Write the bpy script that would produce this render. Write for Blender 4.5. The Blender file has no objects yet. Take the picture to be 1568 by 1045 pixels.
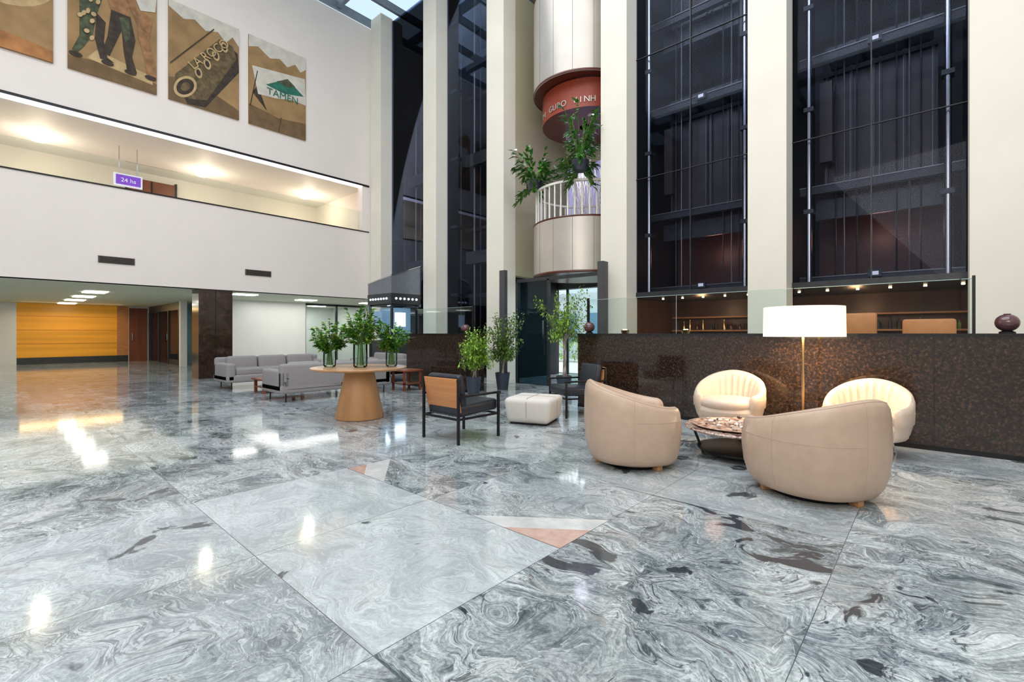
import bpy, bmesh, math, random
from mathutils import Vector, Matrix
random.seed(7)
S=bpy.context.scene
R_=math.radians
try:
    S.view_settings.view_transform='Standard'
except Exception: pass

# ------------------------------------------------------------------ materials
def newmat(name):
    m=bpy.data.materials.new(name); m.use_nodes=True
    nt=m.node_tree; b=nt.nodes['Principled BSDF']
    return m,nt,b
def simple(name,col,rough=.5,metal=0,var=.08,scale=8,bump=0,emis=None,es=0,stretch=(1,1,1),detail=4,coat=0):
    m,nt,b=newmat(name)
    tc=nt.nodes.new('ShaderNodeTexCoord'); mp=nt.nodes.new('ShaderNodeMapping'); mp.inputs['Scale'].default_value=stretch
    no=nt.nodes.new('ShaderNodeTexNoise'); no.inputs['Scale'].default_value=scale; no.inputs['Detail'].default_value=detail
    nt.links.new(tc.outputs['Object'],mp.inputs[0]); nt.links.new(mp.outputs[0],no.inputs['Vector'])
    cr=nt.nodes.new('ShaderNodeValToRGB')
    cr.color_ramp.elements[0].position=.3; cr.color_ramp.elements[1].position=.7
    cr.color_ramp.elements[0].color=tuple(max(0,c*(1-var)) for c in col)+(1,)
    cr.color_ramp.elements[1].color=tuple(min(1,c*(1+var)) for c in col)+(1,)
    nt.links.new(no.outputs['Fac'],cr.inputs[0]); nt.links.new(cr.outputs[0],b.inputs['Base Color'])
    b.inputs['Roughness'].default_value=rough; b.inputs['Metallic'].default_value=metal
    b.inputs['Coat Weight'].default_value=coat
    if bump:
        bp=nt.nodes.new('ShaderNodeBump'); bp.inputs['Strength'].default_value=bump; bp.inputs['Distance'].default_value=.01
        nt.links.new(no.outputs['Fac'],bp.inputs['Height']); nt.links.new(bp.outputs[0],b.inputs['Normal'])
    if emis:
        b.inputs['Emission Color'].default_value=tuple(emis)+(1,); b.inputs['Emission Strength'].default_value=es
    return m
def glass(name,tint=(.9,.95,.95),blend=.25,rough=.01,gl=(1,1,1)):
    m=bpy.data.materials.new(name); m.use_nodes=True; nt=m.node_tree; nt.nodes.clear()
    o=nt.nodes.new('ShaderNodeOutputMaterial'); mx=nt.nodes.new('ShaderNodeMixShader')
    t=nt.nodes.new('ShaderNodeBsdfTransparent'); t.inputs[0].default_value=tuple(tint)+(1,)
    g=nt.nodes.new('ShaderNodeBsdfGlossy'); g.inputs['Roughness'].default_value=rough; g.inputs[0].default_value=tuple(gl)+(1,)
    lw=nt.nodes.new('ShaderNodeLayerWeight'); lw.inputs[0].default_value=blend
    nt.links.new(lw.outputs['Fresnel'],mx.inputs[0]); nt.links.new(t.outputs[0],mx.inputs[1]); nt.links.new(g.outputs[0],mx.inputs[2])
    nt.links.new(mx.outputs[0],o.inputs[0]); return m
def ramp_mat(name,stops,scale,detail=8,rough=.5,stretch=(1,1,1),dist=0,roughn=.6,coat=0,rot=(0,0,0)):
    m,nt,b=newmat(name)
    tc=nt.nodes.new('ShaderNodeTexCoord'); mp=nt.nodes.new('ShaderNodeMapping'); mp.inputs['Scale'].default_value=stretch; mp.inputs['Rotation'].default_value=rot
    no=nt.nodes.new('ShaderNodeTexNoise'); no.inputs['Scale'].default_value=scale; no.inputs['Detail'].default_value=detail; no.inputs['Roughness'].default_value=roughn; no.inputs['Distortion'].default_value=dist
    nt.links.new(tc.outputs['Object'],mp.inputs[0]); nt.links.new(mp.outputs[0],no.inputs['Vector'])
    cr=nt.nodes.new('ShaderNodeValToRGB'); els=cr.color_ramp.elements
    while len(els)<len(stops): els.new(.5)
    for e,(p,c) in zip(els,stops): e.position=p; e.color=tuple(c)+(1,)
    nt.links.new(no.outputs['Fac'],cr.inputs[0]); nt.links.new(cr.outputs[0],b.inputs['Base Color'])
    b.inputs['Roughness'].default_value=rough; b.inputs['Coat Weight'].default_value=coat
    return m

def floor_mat():
    m,nt,b=newmat('polished_marble'); N=nt.nodes.new; L=nt.links.new
    def math_(op,a,bv=None,c=None):
        n=N('ShaderNodeMath'); n.operation=op
        for i,v in enumerate((a,bv,c)):
            if v is None: continue
            if isinstance(v,(int,float)): n.inputs[i].default_value=v
            else: L(v,n.inputs[i])
        return n.outputs[0]
    def comb(x,y,z):
        n=N('ShaderNodeCombineXYZ')
        for i,v in enumerate((x,y,z)):
            if isinstance(v,(int,float)): n.inputs[i].default_value=v
            else: L(v,n.inputs[i])
        return n.outputs[0]
    def noise(vec,scale,detail,rough=.5,dist=0):
        n=N('ShaderNodeTexNoise'); n.inputs['Scale'].default_value=scale; n.inputs['Detail'].default_value=detail
        n.inputs['Roughness'].default_value=rough; n.inputs['Distortion'].default_value=dist; L(vec,n.inputs['Vector']); return n
    def ramp(fac,stops,interp='LINEAR'):
        cr=N('ShaderNodeValToRGB'); els=cr.color_ramp.elements; cr.color_ramp.interpolation=interp
        while len(els)<len(stops): els.new(.5)
        for e,(p,c) in zip(els,stops):
            e.position=p; e.color=(tuple(c) if hasattr(c,'__len__') else (c,c,c))+(1,)
        L(fac,cr.inputs[0]); return cr.outputs[0]
    def mix(f,a,bb,mode='MIX'):
        n=N('ShaderNodeMix'); n.data_type='RGBA'; n.blend_type=mode
        if isinstance(f,(int,float)): n.inputs[0].default_value=f
        else: L(f,n.inputs[0])
        for i,v in ((6,a),(7,bb)):
            if isinstance(v,tuple): n.inputs[i].default_value=v+(1,)
            else: L(v,n.inputs[i])
        return n.outputs[2]
    def warp(vec,scale,amp,det=2):
        w=noise(vec,scale,det,.5)
        v0=N('ShaderNodeVectorMath'); v0.operation='SUBTRACT'; L(w.outputs['Color'],v0.inputs[0]); v0.inputs[1].default_value=(.5,.5,.5)
        va=N('ShaderNodeVectorMath'); va.operation='MULTIPLY_ADD'; L(v0.outputs[0],va.inputs[0]); va.inputs[1].default_value=(amp,amp,amp*.5); L(vec,va.inputs[2])
        return va.outputs[0]
    T=1.17
    g=N('ShaderNodeNewGeometry'); sp=N('ShaderNodeSeparateXYZ'); L(g.outputs['Position'],sp.inputs[0])
    ax=math_('ADD',sp.outputs[0],.38+1.17*30); ay=math_('ADD',sp.outputs[1],-.95+1.17*30)
    px=math_('PINGPONG',ax,T); py=math_('PINGPONG',ay,T)
    bx=math_('FLOOR',math_('DIVIDE',ax,2*T)); by=math_('FLOOR',math_('DIVIDE',ay,2*T))
    tx=math_('FLOOR',math_('DIVIDE',ax,T)); ty=math_('FLOOR',math_('DIVIDE',ay,T))
    wn=N('ShaderNodeTexWhiteNoise'); wn.noise_dimensions='2D'; L(comb(bx,by,0),wn.inputs['Vector'])
    wt=N('ShaderNodeTexWhiteNoise'); wt.noise_dimensions='3D'; L(comb(tx,ty,3.0),wt.inputs['Vector'])
    z=math_('MULTIPLY',wn.outputs['Value'],9.0)
    vec=comb(px,py,z)
    # slab batches: darker slabs laid near the seating, paler ones beside the star inlay
    darkz=math_('MULTIPLY',math_('GREATER_THAN',sp.outputs[0],-1.55),math_('LESS_THAN',sp.outputs[1],3.29))
    palez=math_('MULTIPLY',math_('MULTIPLY',math_('GREATER_THAN',sp.outputs[0],-3.89),math_('LESS_THAN',sp.outputs[0],-1.55)),math_('MULTIPLY',math_('GREATER_THAN',sp.outputs[1],.95),math_('LESS_THAN',sp.outputs[1],2.12)))
    w1=warp(vec,1.3,1.0); w2=warp(w1,3.6,.34); w3=warp(w2,9.0,.07)
    mp=N('ShaderNodeMapping'); L(w3,mp.inputs[0]); mp.inputs['Rotation'].default_value=(0,0,R_(42)); mp.inputs['Scale'].default_value=(.9,2.6,1)
    V=mp.outputs[0]
    na=noise(V,2.2,12,.64,.25)
    col=ramp(na.outputs['Fac'],[(.30,(.035,.044,.05)),(.375,(.10,.125,.135)),(.41,(.29,.335,.35)),(.435,(.13,.155,.17)),(.475,(.40,.445,.455)),(.50,(.24,.275,.29)),(.535,(.55,.595,.60)),(.565,(.28,.32,.335)),(.60,(.60,.635,.63)),(.66,(.38,.42,.425)),(.73,(.62,.64,.63))])
    nl=noise(vec,1.1,4,.5,.3)
    col=mix(ramp(nl.outputs['Fac'],[(.40,.62),(.54,.0)]),col,mix(.62,col,(.05,.065,.07)))
    nf=noise(g.outputs['Position'],42,6,.75)
    col=mix(.60,col,ramp(nf.outputs['Fac'],[(.36,.22),(.64,.80)]),'OVERLAY')
    nv=noise(V,3.2,6,.55,.9)
    vd=math_('ABSOLUTE',math_('SUBTRACT',nv.outputs['Fac'],.5))
    nm=noise(vec,1.7,3,.5)
    vm=math_('MULTIPLY',ramp(vd,[(.0,1.0),(.024,.0)]),ramp(nm.outputs['Fac'],[(.40,0.0),(.52,1.0)]))
    col=mix(vm,col,(.05,.06,.068))
    nw=noise(V,2.4,6,.55,.9)
    wd=math_('ABSOLUTE',math_('SUBTRACT',nw.outputs['Fac'],.47))
    col=mix(ramp(wd,[(.0,.75),(.012,.0)]),col,(.64,.67,.66))
    tone=ramp(wt.outputs['Value'],[(.30,.0),(1,.45)])
    col=mix(math_('MULTIPLY',tone,math_('SUBTRACT',1.0,darkz)),col,(.52,.565,.585))
    col=mix(math_('MULTIPLY',palez,.34),col,(.62,.66,.67))
    # dark slate inclusions
    nb=noise(w1,2.3,5,.5,.2)
    dz0=ramp(nb.outputs['Fac'],[(.310,.9),(.335,.0)])
    nb2=noise(w2,3.0,5,.55,.1)
    dz1=math_('MULTIPLY',ramp(nb2.outputs['Fac'],[(.375,.95),(.395,.0)]),darkz)
    npk=noise(V,2.6,5,.6,.4)
    pk=ramp(npk.outputs['Fac'],[(.58,0.0),(.70,.32)])
    col=mix(pk,col,(.38,.32,.27))
    col=mix(dz0,col,(.032,.038,.046)); col=mix(dz1,col,(.032,.037,.045))
    ex=math_('MINIMUM',px,math_('SUBTRACT',T,px)); ey=math_('MINIMUM',py,math_('SUBTRACT',T,py))
    j=math_('LESS_THAN',math_('MINIMUM',ex,ey),.0018)
    col=mix(j,col,(.09,.10,.11))
    L(col,b.inputs['Base Color'])
    rr_=ramp(nf.outputs['Fac'],[(.3,.06),(.7,.10)]); L(rr_,b.inputs['Roughness'])
    b.inputs['IOR'].default_value=1.6
    return m

MT={}
MT['floor']=floor_mat()
MT['wall']=simple('white_plaster',(.84,.77,.715),.6,var=.02,scale=1.5)
MT['wallw']=simple('white_plaster_cool',(.80,.80,.77),.6,var=.02,scale=2)
MT['col']=simple('cream_column_paint',(.81,.775,.67),.5,var=.03,scale=1.2)
MT['beige']=simple('olive_beige_paint',(.46,.42,.28),.6,var=.03,scale=1.2)
MT['ceil']=simple('ceiling_paint',(.62,.66,.52),.6,var=.02)
MT['granite']=ramp_mat('dark_brown_granite',[(.36,(.008,.0065,.006)),(.50,(.022,.014,.011)),(.60,(.062,.036,.023)),(.72,(.19,.12,.08))],36,10,.09,roughn=.75,coat=.4)
MT['granite_top']=simple('black_granite',(.015,.014,.015),.1,var=.3,scale=80)
MT['darkmarble']=ramp_mat('dark_marble',[(.3,(.012,.007,.005)),(.55,(.04,.022,.016)),(.7,(.09,.05,.035))],4,8,.12,dist=1)
MT['tan']=simple('tan_leather',(.52,.375,.275),.38,var=.05,scale=14,bump=.06)
MT['tan_lit']=simple('lamplit_leather',(.68,.54,.43),.45,var=.04,scale=14,bump=.05)  # paler copy of the chair leather, lamp light put into its colour
MT['seam']=simple('seam_thread',(.46,.35,.27),.6)
MT['grey']=simple('grey_fabric',(.28,.262,.262),.9,var=.12,scale=120,bump=.1)
MT['navy']=simple('dark_navy_leather',(.018,.022,.032),.38,var=.1,scale=20)
MT['white_f']=simple('white_fabric',(.66,.62,.57),.8,var=.04,scale=60,bump=.08)
MT['wood']=simple('oak_wood',(.48,.25,.105),.38,var=.16,scale=6,stretch=(1,1,.12))
MT['woodt']=simple('oak_tabletop',(.48,.25,.11),.3,var=.15,scale=5,stretch=(.3,3,1))
MT['wood_red']=simple('red_wood',(.20,.055,.024),.4,var=.25,scale=5,stretch=(1,1,.15))
MT['wood_or']=simple('orange_wood',(.55,.23,.08),.4,var=.18,scale=6,stretch=(.2,1,3))
MT['barwood']=simple('dark_bar_wood',(.10,.038,.022),.35,var=.3,scale=4,stretch=(1,1,.15))
MT['black']=simple('black_metal',(.015,.015,.017),.35,metal=.5,var=.1)
MT['steel']=simple('steel',(.6,.61,.63),.18,metal=1,var=.05)
MT['brass']=simple('brass',(.65,.45,.22),.25,metal=1,var=.05)
MT['drum']=simple('champagne_metal_panel',(.52,.48,.43),.36,metal=.45,var=.05,scale=2)
MT['drumseam']=simple('panel_joint',(.22,.18,.15),.5)
MT['redb']=simple('brown_red_soffit',(.10,.022,.012),.3,var=.15)
MT['red']=simple('red_paint',(.30,.045,.02),.45,var=.1)
MT['lav']=simple('lavender_lit_interior',(.45,.42,.65),.5,var=.1,emis=(.5,.5,1),es=.35)  # glow and tint imitate the purple lighting of the balcony interior
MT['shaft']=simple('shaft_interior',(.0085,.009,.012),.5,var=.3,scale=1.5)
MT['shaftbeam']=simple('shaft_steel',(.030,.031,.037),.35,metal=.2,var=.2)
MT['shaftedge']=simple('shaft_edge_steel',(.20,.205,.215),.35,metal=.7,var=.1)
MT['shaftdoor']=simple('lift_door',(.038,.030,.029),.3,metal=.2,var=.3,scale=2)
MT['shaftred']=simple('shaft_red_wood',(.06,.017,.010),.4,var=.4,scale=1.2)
MT['glassdark']=glass('lift_glass',(.82,.84,.9),.16,gl=(.55,.6,.72))
MT['glass']=glass('clear_glass',(.90,.95,.94),.15)
MT['glassb']=glass('tinted_door_glass',(.34,.48,.53),.25)
MT['vase']=glass('vase_glass',(.88,.95,.91),.2)
MT['gedge']=simple('glass_edge',(.35,.5,.48),.15,var=.02)
MT['leaf']=simple('leaf_green',(.06,.22,.03),.4,var=.5,scale=9)
MT['leafb']=simple('leaf_bright',(.24,.42,.045),.45,var=.4,scale=9)
MT['leafd']=simple('leaf_olive',(.14,.24,.05),.45,var=.45,scale=9)
MT['petal']=simple('white_petal',(.85,.83,.76),.5)
MT['stem']=simple('stem',(.12,.2,.05),.6)
MT['bark']=simple('pale_bark',(.35,.29,.24),.8,var=.2)
MT['pot']=simple('slate_pot',(.035,.045,.07),.45)
MT['soil']=simple('soil',(.03,.02,.012),.9)
MT['purple']=simple('bronze_glaze',(.10,.04,.045),.12,coat=.5)
MT['shade']=simple('linen_lampshade',(.9,.8,.66),.8,var=.03,emis=(1,.84,.62),es=.85)
MT['led']=simple('led_panel',(.9,.9,.9),.5,emis=(1,.97,.92),es=6)
MT['ledw']=simple('warm_lamp',(.9,.8,.6),.5,emis=(1,.78,.46),es=14)
MT['ledstrip']=simple('led_strip',(.9,.9,.9),.5,emis=(.88,.82,1),es=1.8)
MT['ledb']=simple('blue_white_led',(.8,.9,1),.5,emis=(.7,.85,1),es=3)
MT['spot']=simple('small_spot',(.9,.8,.6),.5,emis=(1,.8,.52),es=6)
MT['yellow']=simple('lit_amber_panel',(.82,.36,.025),.4,var=.20,scale=1.6,stretch=(1,.10,3),emis=(1,.42,.02),es=.08)  # faint emission puts the warm wall-wash light into the wood panel
MT['vent']=simple('vent_metal',(.13,.105,.09),.6)
MT['alu']=simple('dark_aluminium',(.05,.055,.06),.4,metal=.5)
MT['portal']=simple('graphite_portal',(.065,.065,.07),.4)
MT['canvas']=simple('ochre_canvas',(.33,.20,.085),.8,var=.22,scale=2.5,detail=8)
MT['canvas2']=simple('brown_canvas',(.17,.10,.045),.8,var=.25,scale=4,detail=8)
MT['p_dark']=simple('paint_umber',(.045,.03,.02),.8,var=.4,scale=9)
MT['p_green']=simple('paint_dark_green',(.07,.08,.04),.8,var=.5,scale=8)
MT['p_skin']=simple('paint_sienna',(.30,.15,.065),.8,var=.35,scale=7)
MT['p_white']=simple('paint_white',(.62,.58,.50),.8,var=.12,scale=5)
MT['p_lt']=simple('paint_light_ochre',(.50,.35,.17),.8,var=.2,scale=5)
MT['p_teal']=simple('paint_teal',(.02,.15,.10),.8,var=.3,scale=8)
MT['p_orange']=simple('paint_orange',(.42,.18,.06),.8,var=.3,scale=4)
MT['p_olive']=simple('paint_olive',(.13,.09,.04),.8,var=.45,scale=10)
MT['violet']=simple('violet_sign',(.2,.05,.5),.4,emis=(.2,.06,.6),es=.6)
MT['signw']=simple('sign_white',(.85,.85,.9),.4,emis=(.9,.9,1),es=.4)
MT['orangel']=simple('orange_leather',(.60,.22,.07),.45)
MT['booth']=simple('booth_blue',(.08,.16,.24),.2,emis=(.35,.6,.9),es=.3)
MT['boothp']=simple('booth_panel',(.20,.22,.25),.3,metal=.3)
MT['pave']=simple('outdoor_paving',(.5,.5,.48),.8)
MT['outwall']=simple('outdoor_facade',(.60,.66,.70),.7,var=.15,scale=1.2)
MT['inlayw']=ramp_mat('white_marble_inlay',[(.3,(.42,.44,.44)),(.6,(.62,.62,.60))],6,6,.08)
MT['inlayp']=ramp_mat('pink_marble_inlay',[(.3,(.44,.26,.21)),(.6,(.56,.39,.33))],9,6,.08)
MT['shell']=simple('shell_beads',(.55,.42,.33),.5,var=.5,scale=30)
MT['table_s']=ramp_mat('stone_tabletop',[(.40,(.10,.05,.04)),(.48,(.40,.28,.22)),(.54,(.62,.52,.44)),(.60,(.25,.13,.10)),(.66,(.60,.48,.40))],11,6,.12,dist=1)
MT['tray']=ramp_mat('patterned_tray',[(.35,(.10,.04,.025)),(.5,(.45,.28,.2)),(.62,(.7,.6,.5))],16,3,.3)
MT['skyglass']=glass('skylight_glazing',(.92,.97,1),.05)
MT['beam']=simple('skylight_beam',(.18,.22,.26),.5)

# ------------------------------------------------------------------ mesh builder
class B:
    def __init__(s): s.bm=bmesh.new(); s.mats=[]
    def mi(s,k):
        if k not in s.mats: s.mats.append(k)
        return s.mats.index(k)
    def merge(s,t,k,M=None):
        i=s.mi(k)
        if M is not None: bmesh.ops.transform(t,matrix=M,verts=t.verts)
        vm={v:s.bm.verts.new(v.co) for v in t.verts}
        for f in t.faces:
            try: nf=s.bm.faces.new([vm[v] for v in f.verts]); nf.material_index=i
            except ValueError: pass
        t.free()
    def box(s,c,d,k,bev=0,rot=None,seg=2,taper=None):
        t=bmesh.new(); bmesh.ops.create_cube(t,size=1)
        for v in t.verts:
            v.co=Vector((v.co.x*d[0],v.co.y*d[1],v.co.z*d[2]))
            if taper and v.co.z<0: v.co.x*=taper; v.co.y*=taper
        if bev: bmesh.ops.bevel(t,geom=list(t.edges),offset=bev,segments=seg,profile=.5,affect='EDGES',clamp_overlap=True)
        M=Matrix.Translation(c)
        if rot is not None: M=M@rot
        s.merge(t,k,M)
    def b2(s,x0,x1,y0,y1,z0,z1,k,bev=0,seg=2):
        s.box(((x0+x1)/2,(y0+y1)/2,(z0+z1)/2),(abs(x1-x0),abs(y1-y0),abs(z1-z0)),k,bev,None,seg)
    def tube(s,p1,p2,r,k,r2=None,n=10):
        p1=Vector(p1);p2=Vector(p2); d=p2-p1; l=d.length
        if l<1e-6: return
        t=bmesh.new(); bmesh.ops.create_cone(t,cap_ends=True,segments=n,radius1=r,radius2=r if r2 is None else r2,depth=l)
        s.merge(t,k,Matrix.Translation((p1+p2)/2)@d.to_track_quat('Z','Y').to_matrix().to_4x4())
    def sph(s,c,r,k,sc=(1,1,1),n=20):
        t=bmesh.new(); bmesh.ops.create_uvsphere(t,u_segments=n,v_segments=max(6,n//2),radius=r)
        s.merge(t,k,Matrix.Translation(c)@Matrix.Diagonal((sc[0],sc[1],sc[2],1)))
    def lathe(s,prof,c,k,n=48,cap=True,sx=1,sy=1):
        t=bmesh.new(); rings=[]
        for r,z in prof:
            rings.append([t.verts.new((c[0]+sx*r*math.cos(2*math.pi*i/n),c[1]+sy*r*math.sin(2*math.pi*i/n),c[2]+z)) for i in range(n)])
        for a,b in zip(rings,rings[1:]):
            for i in range(n): t.faces.new((a[i],a[(i+1)%n],b[(i+1)%n],b[i]))
        if cap:
            t.faces.new(rings[0][::-1]); t.faces.new(rings[-1])
        s.merge(t,k)
    def poly(s,pts,k):
        i=s.mi(k); f=s.bm.faces.new([s.bm.verts.new(p) for p in pts]); f.material_index=i
    def leaf(s,p,d,up,L,W,k):
        d=d.normalized(); sd=d.cross(up)
        if sd.length<1e-3: sd=d.cross(Vector((1,0,0)))
        sd.normalize(); nn=sd.cross(d)
        i=s.mi(k)
        a=s.bm.verts.new(p); b=s.bm.verts.new(p+d*L*.5+sd*W*.5+nn*W*.15); c=s.bm.verts.new(p+d*L-nn*L*.1)
        e=s.bm.verts.new(p+d*L*.5-sd*W*.5+nn*W*.15); m=s.bm.verts.new(p+d*L*.5)
        for q in ((a,b,m),(b,c,m),(c,e,m),(e,a,m)):
            f=s.bm.faces.new(q); f.material_index=i
    def done(s,name,loc=(0,0,0),rz=0,ang=35,smooth=True):
        me=bpy.data.meshes.new(name)
        s.bm.normal_update(); bmesh.ops.recalc_face_normals(s.bm,faces=s.bm.faces)
        s.bm.to_mesh(me); s.bm.free()
        for k in s.mats: me.materials.append(MT[k])
        if smooth:
            for p in me.polygons: p.use_smooth=True
            me.set_sharp_from_angle(angle=R_(ang))
        o=bpy.data.objects.new(name,me); S.collection.objects.link(o)
        o.location=loc; o.rotation_euler=(0,0,rz); return o
def text(body,size,k,loc,rot,parent,ext=.004,name='lettering'):
    cu=bpy.data.curves.new('t','FONT'); cu.body=body; cu.size=size; cu.extrude=ext; cu.align_x='CENTER'
    o=bpy.data.objects.new('t',cu); S.collection.objects.link(o)
    dg=bpy.context.evaluated_depsgraph_get(); me=bpy.data.meshes.new_from_object(o.evaluated_get(dg))
    bpy.data.objects.remove(o); me.materials.clear(); me.materials.append(MT[k])
    t=bpy.data.objects.new(name,me); S.collection.objects.link(t); t.location=loc; t.rotation_euler=rot; t.parent=parent
    return t
def rv(a=1): return Vector((random.uniform(-a,a),random.uniform(-a,a),random.uniform(-a,a)))

# ------------------------------------------------------------------ room shell
b=B(); b.b2(-27.2,6,-8.2,20,-.2,0,'floor'); b.done('floor',smooth=False)
b=B()
def tri(p,k,z): b.poly([(x,y,z) for x,y in p],k)
tri([(-1.55,2.12),(-2.27,2.12),(-1.55,2.65)],'inlayw',.0012)
tri([(-1.55,2.12),(-1.98,2.12),(-1.55,2.44)],'inlayp',.0018)
tri([(-3.86,2.12),(-3.30,2.12),(-3.86,2.55)],'inlayw',.0012)
tri([(-3.86,2.12),(-3.60,2.12),(-3.86,2.30)],'inlayp',.0018)
b.done('floor_inlay',smooth=False)

XL=-14.3
b=B()
b.b2(XL-.3,XL,-8,8.6,2.38,4.63,'wall')
b.b2(XL-.32,XL+.02,-8,8.6,4.63,4.66,'black')
b.b2(XL-.3,XL,-8,8.6,6.17,11.6,'wall')
b.b2(XL-.02,XL+.025,-8,8.6,6.17,6.23,'black')
b.b2(XL-.3,XL-.0,8.35,8.6,4.66,6.17,'wall')
b.done('wall_left',smooth=False)
b=B(); b.b2(XL-.20,XL+.012,-8,8.35,6.135,6.168,'ledstrip'); b.done('led_strip_light',smooth=False)
b=B()
b.b2(-18.2,XL-.3,-8,8.6,3.3,3.6,'wall')
b.b2(-18.4,-18.2,-8,8.6,3.3,6.3,'wall')
b.b2(-18.2,XL-.3,-8,8.6,6.18,6.3,'wallw')
b.b2(-18.2,XL,8.6,8.75,2.38,11.6,'wall')
b.done('wall_gallery',smooth=False)
b=B(); b.b2(XL-.16,XL-.14,-8,8.34,4.66,5.35,'glass')
b.done('gallery_glass_railing',smooth=False)
b=B()
for y in (-3,.82,4.4,7.6):
    b.lathe([(.12,0),(.13,.02),(.13,.06)],(-17,y,6.115),'ledw' if y in(.82,7.6) else 'spot',24)
b.done('gallery_ceiling_lamp')
b=B(); b.b2(-18.19,-18.12,2.75,3.95,3.6,5.95,'wood_red'); b.b2(-18.2,-18.1,3.33,3.36,3.6,5.93,'black'); b.b2(-18.2,-18.1,2.7,2.75,3.6,6,'black'); b.b2(-18.2,-18.1,3.95,4.0,3.6,6,'black')
b.b2(-18.12,-18.08,3.42,3.5,4.6,4.63,'steel')
b.done('door_1',smooth=False)
b=B(); b.b2(-16.06,-16.0,2.15,2.75,5.12,5.45,'signw'); b.b2(-16.0,-15.985,2.19,2.71,5.16,5.41,'violet')
b.b2(-16.04,-16.02,2.25,2.27,5.45,6.18,'steel'); b.b2(-16.04,-16.02,2.63,2.65,5.45,6.18,'steel')
o=b.done('hanging_sign',smooth=False); text('24 hs',.15,'signw',(-15.98,2.45,5.23),(R_(90),0,R_(90)),o,.002)
for y0,y1 in((1.64,2.31),(4.74,5.43)):
    b=B(); b.b2(XL,XL+.02,y0,y1,2.84,3.0,'vent')
    for i in range(5): b.b2(XL+.015,XL+.035,y0+.02,y1-.02,2.855+i*.03,2.863+i*.03,'black')
    b.done('air_vent',smooth=False)

# ground floor recess
b=B(); b.b2(-27.2,XL-.001,-8,10.9,2.38,2.5,'ceil'); b.done('ceiling_recess',smooth=False)
b=B(); b.b2(-26.3,-26,-8,.64,0,2.38,'wallw'); b.b2(-26.3,-26,3.98,4.9,0,2.38,'wallw'); b.b2(-26.3,-26,.64,3.98,0,.26,'alu')
b.b2(-26.3,-26.02,.64,3.98,.26,2.38,'yellow')
b.done('wall_lobby_back',smooth=False)
b=B()
for i in (2,4,6): b.b2(-26.02,-26.005,.64,3.6,.26+i*.27,.27+i*.27,'wood_or')
b.b2(-26.02,-25.99,3.6,3.98,.26,2.38,'wood_or')
b.done('trim_1',smooth=False)
b=B(); b.b2(-26,-25.93,4.0,4.62,0,2.3,'wood_red'); b.b2(-25.93,-25.88,4.08,4.12,.9,1.2,'steel'); b.done('door_2',smooth=False)
b=B()
b.b2(-26,-20.6,4.7,4.78,2.1,2.38,'alu')
for x in (-25.9,-24.2,-22.6,-21.0): b.b2(x-.06,x+.06,4.68,4.8,0,2.1,'alu')
b.b2(-26,-21,4.72,4.76,0,2.1,'glassb'); b.b2(-22.6,-21,4.70,4.79,0,.2,'alu')
b.done('door_3',smooth=False)
b=B(); b.b2(-20.55,-20.35,4.6,4.8,0,2.38,'wallw'); b.done('wall_pier',smooth=False)
b=B(); b.b2(-14.95,-14.35,3.64,4.44,0,2.38,'darkmarble'); b.b2(-14.96,-14.34,4.03,4.04,0,2.38,'black'); b.done('marble_column',smooth=False)
b=B(); b.b2(-18.3,-18,5.2,8.1,0,2.38,'wallw'); b.b2(-26,-18.3,5.4,5.55,0,2.38,'wallw'); b.done('wall_lobby_white',smooth=False)
b=B(); b.b2(-20,-18.6,4.9,4.96,0,2.3,'glassb'); b.b2(-20,-18.3,4.88,4.98,2.25,2.38,'alu'); b.b2(-18.7,-18.6,4.88,4.98,0,2.3,'alu'); b.done('door_6',smooth=False)
b=B(); b.b2(-26,-14,10.7,10.9,0,2.5,'wallw'); b.b2(-21.2,-21,8,10.7,0,2.38,'wallw'); b.done('wall_lobby_end',smooth=False)
b=B(); b.b2(-18.2,-18.1,8.1,8.16,0,2.38,'alu'); b.b2(-18.2,-18.1,9.4,9.46,0,2.38,'alu'); b.b2(-18.17,-18.13,8.1,10.7,0,2.3,'glass'); b.b2(-18.2,-18.1,8.1,10.7,2.3,2.38,'alu'); b.done('window_1',smooth=False)
b=B(); b.b2(-16.6,-15.6,10.62,10.7,0,2.1,'wood_red'); b.b2(-16.65,-16.6,10.6,10.7,0,2.15,'alu'); b.b2(-15.6,-15.55,10.6,10.7,0,2.15,'alu'); b.b2(-15.75,-15.7,10.56,10.62,.95,1.2,'steel'); b.done('door_4',smooth=False)
b=B(); b.b2(-18,-17.985,5.2,8.1,0,.1,'alu'); b.done('baseboard_left',smooth=False)
b=B()
for x in (-17.6,-20.0,-22.3,-24.9): b.b2(x-.42,x+.42,1.72,2.2,2.355,2.375,'led')
for x,y in ((-15.4,5.1),(-16.4,7.4),(-19.6,9.3),(-17.6,-2.5),(-20,-2.5),(-16.3,9.8)): b.b2(x-.22,x+.22,y-.3,y+.3,2.355,2.375,'led')
b.done('ceiling_light_panel',smooth=False)

# columns
cols=[(-14.17,.6),(-11.3,.6),(-8.63,.6),(-5.224,.6),(-2.354,.58),(.347,1.6)]
for x,w in cols:
    b=B(); b.b2(x,x+w,8.6,9.05,0,11.8,'col'); b.done('column',smooth=False)

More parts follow.
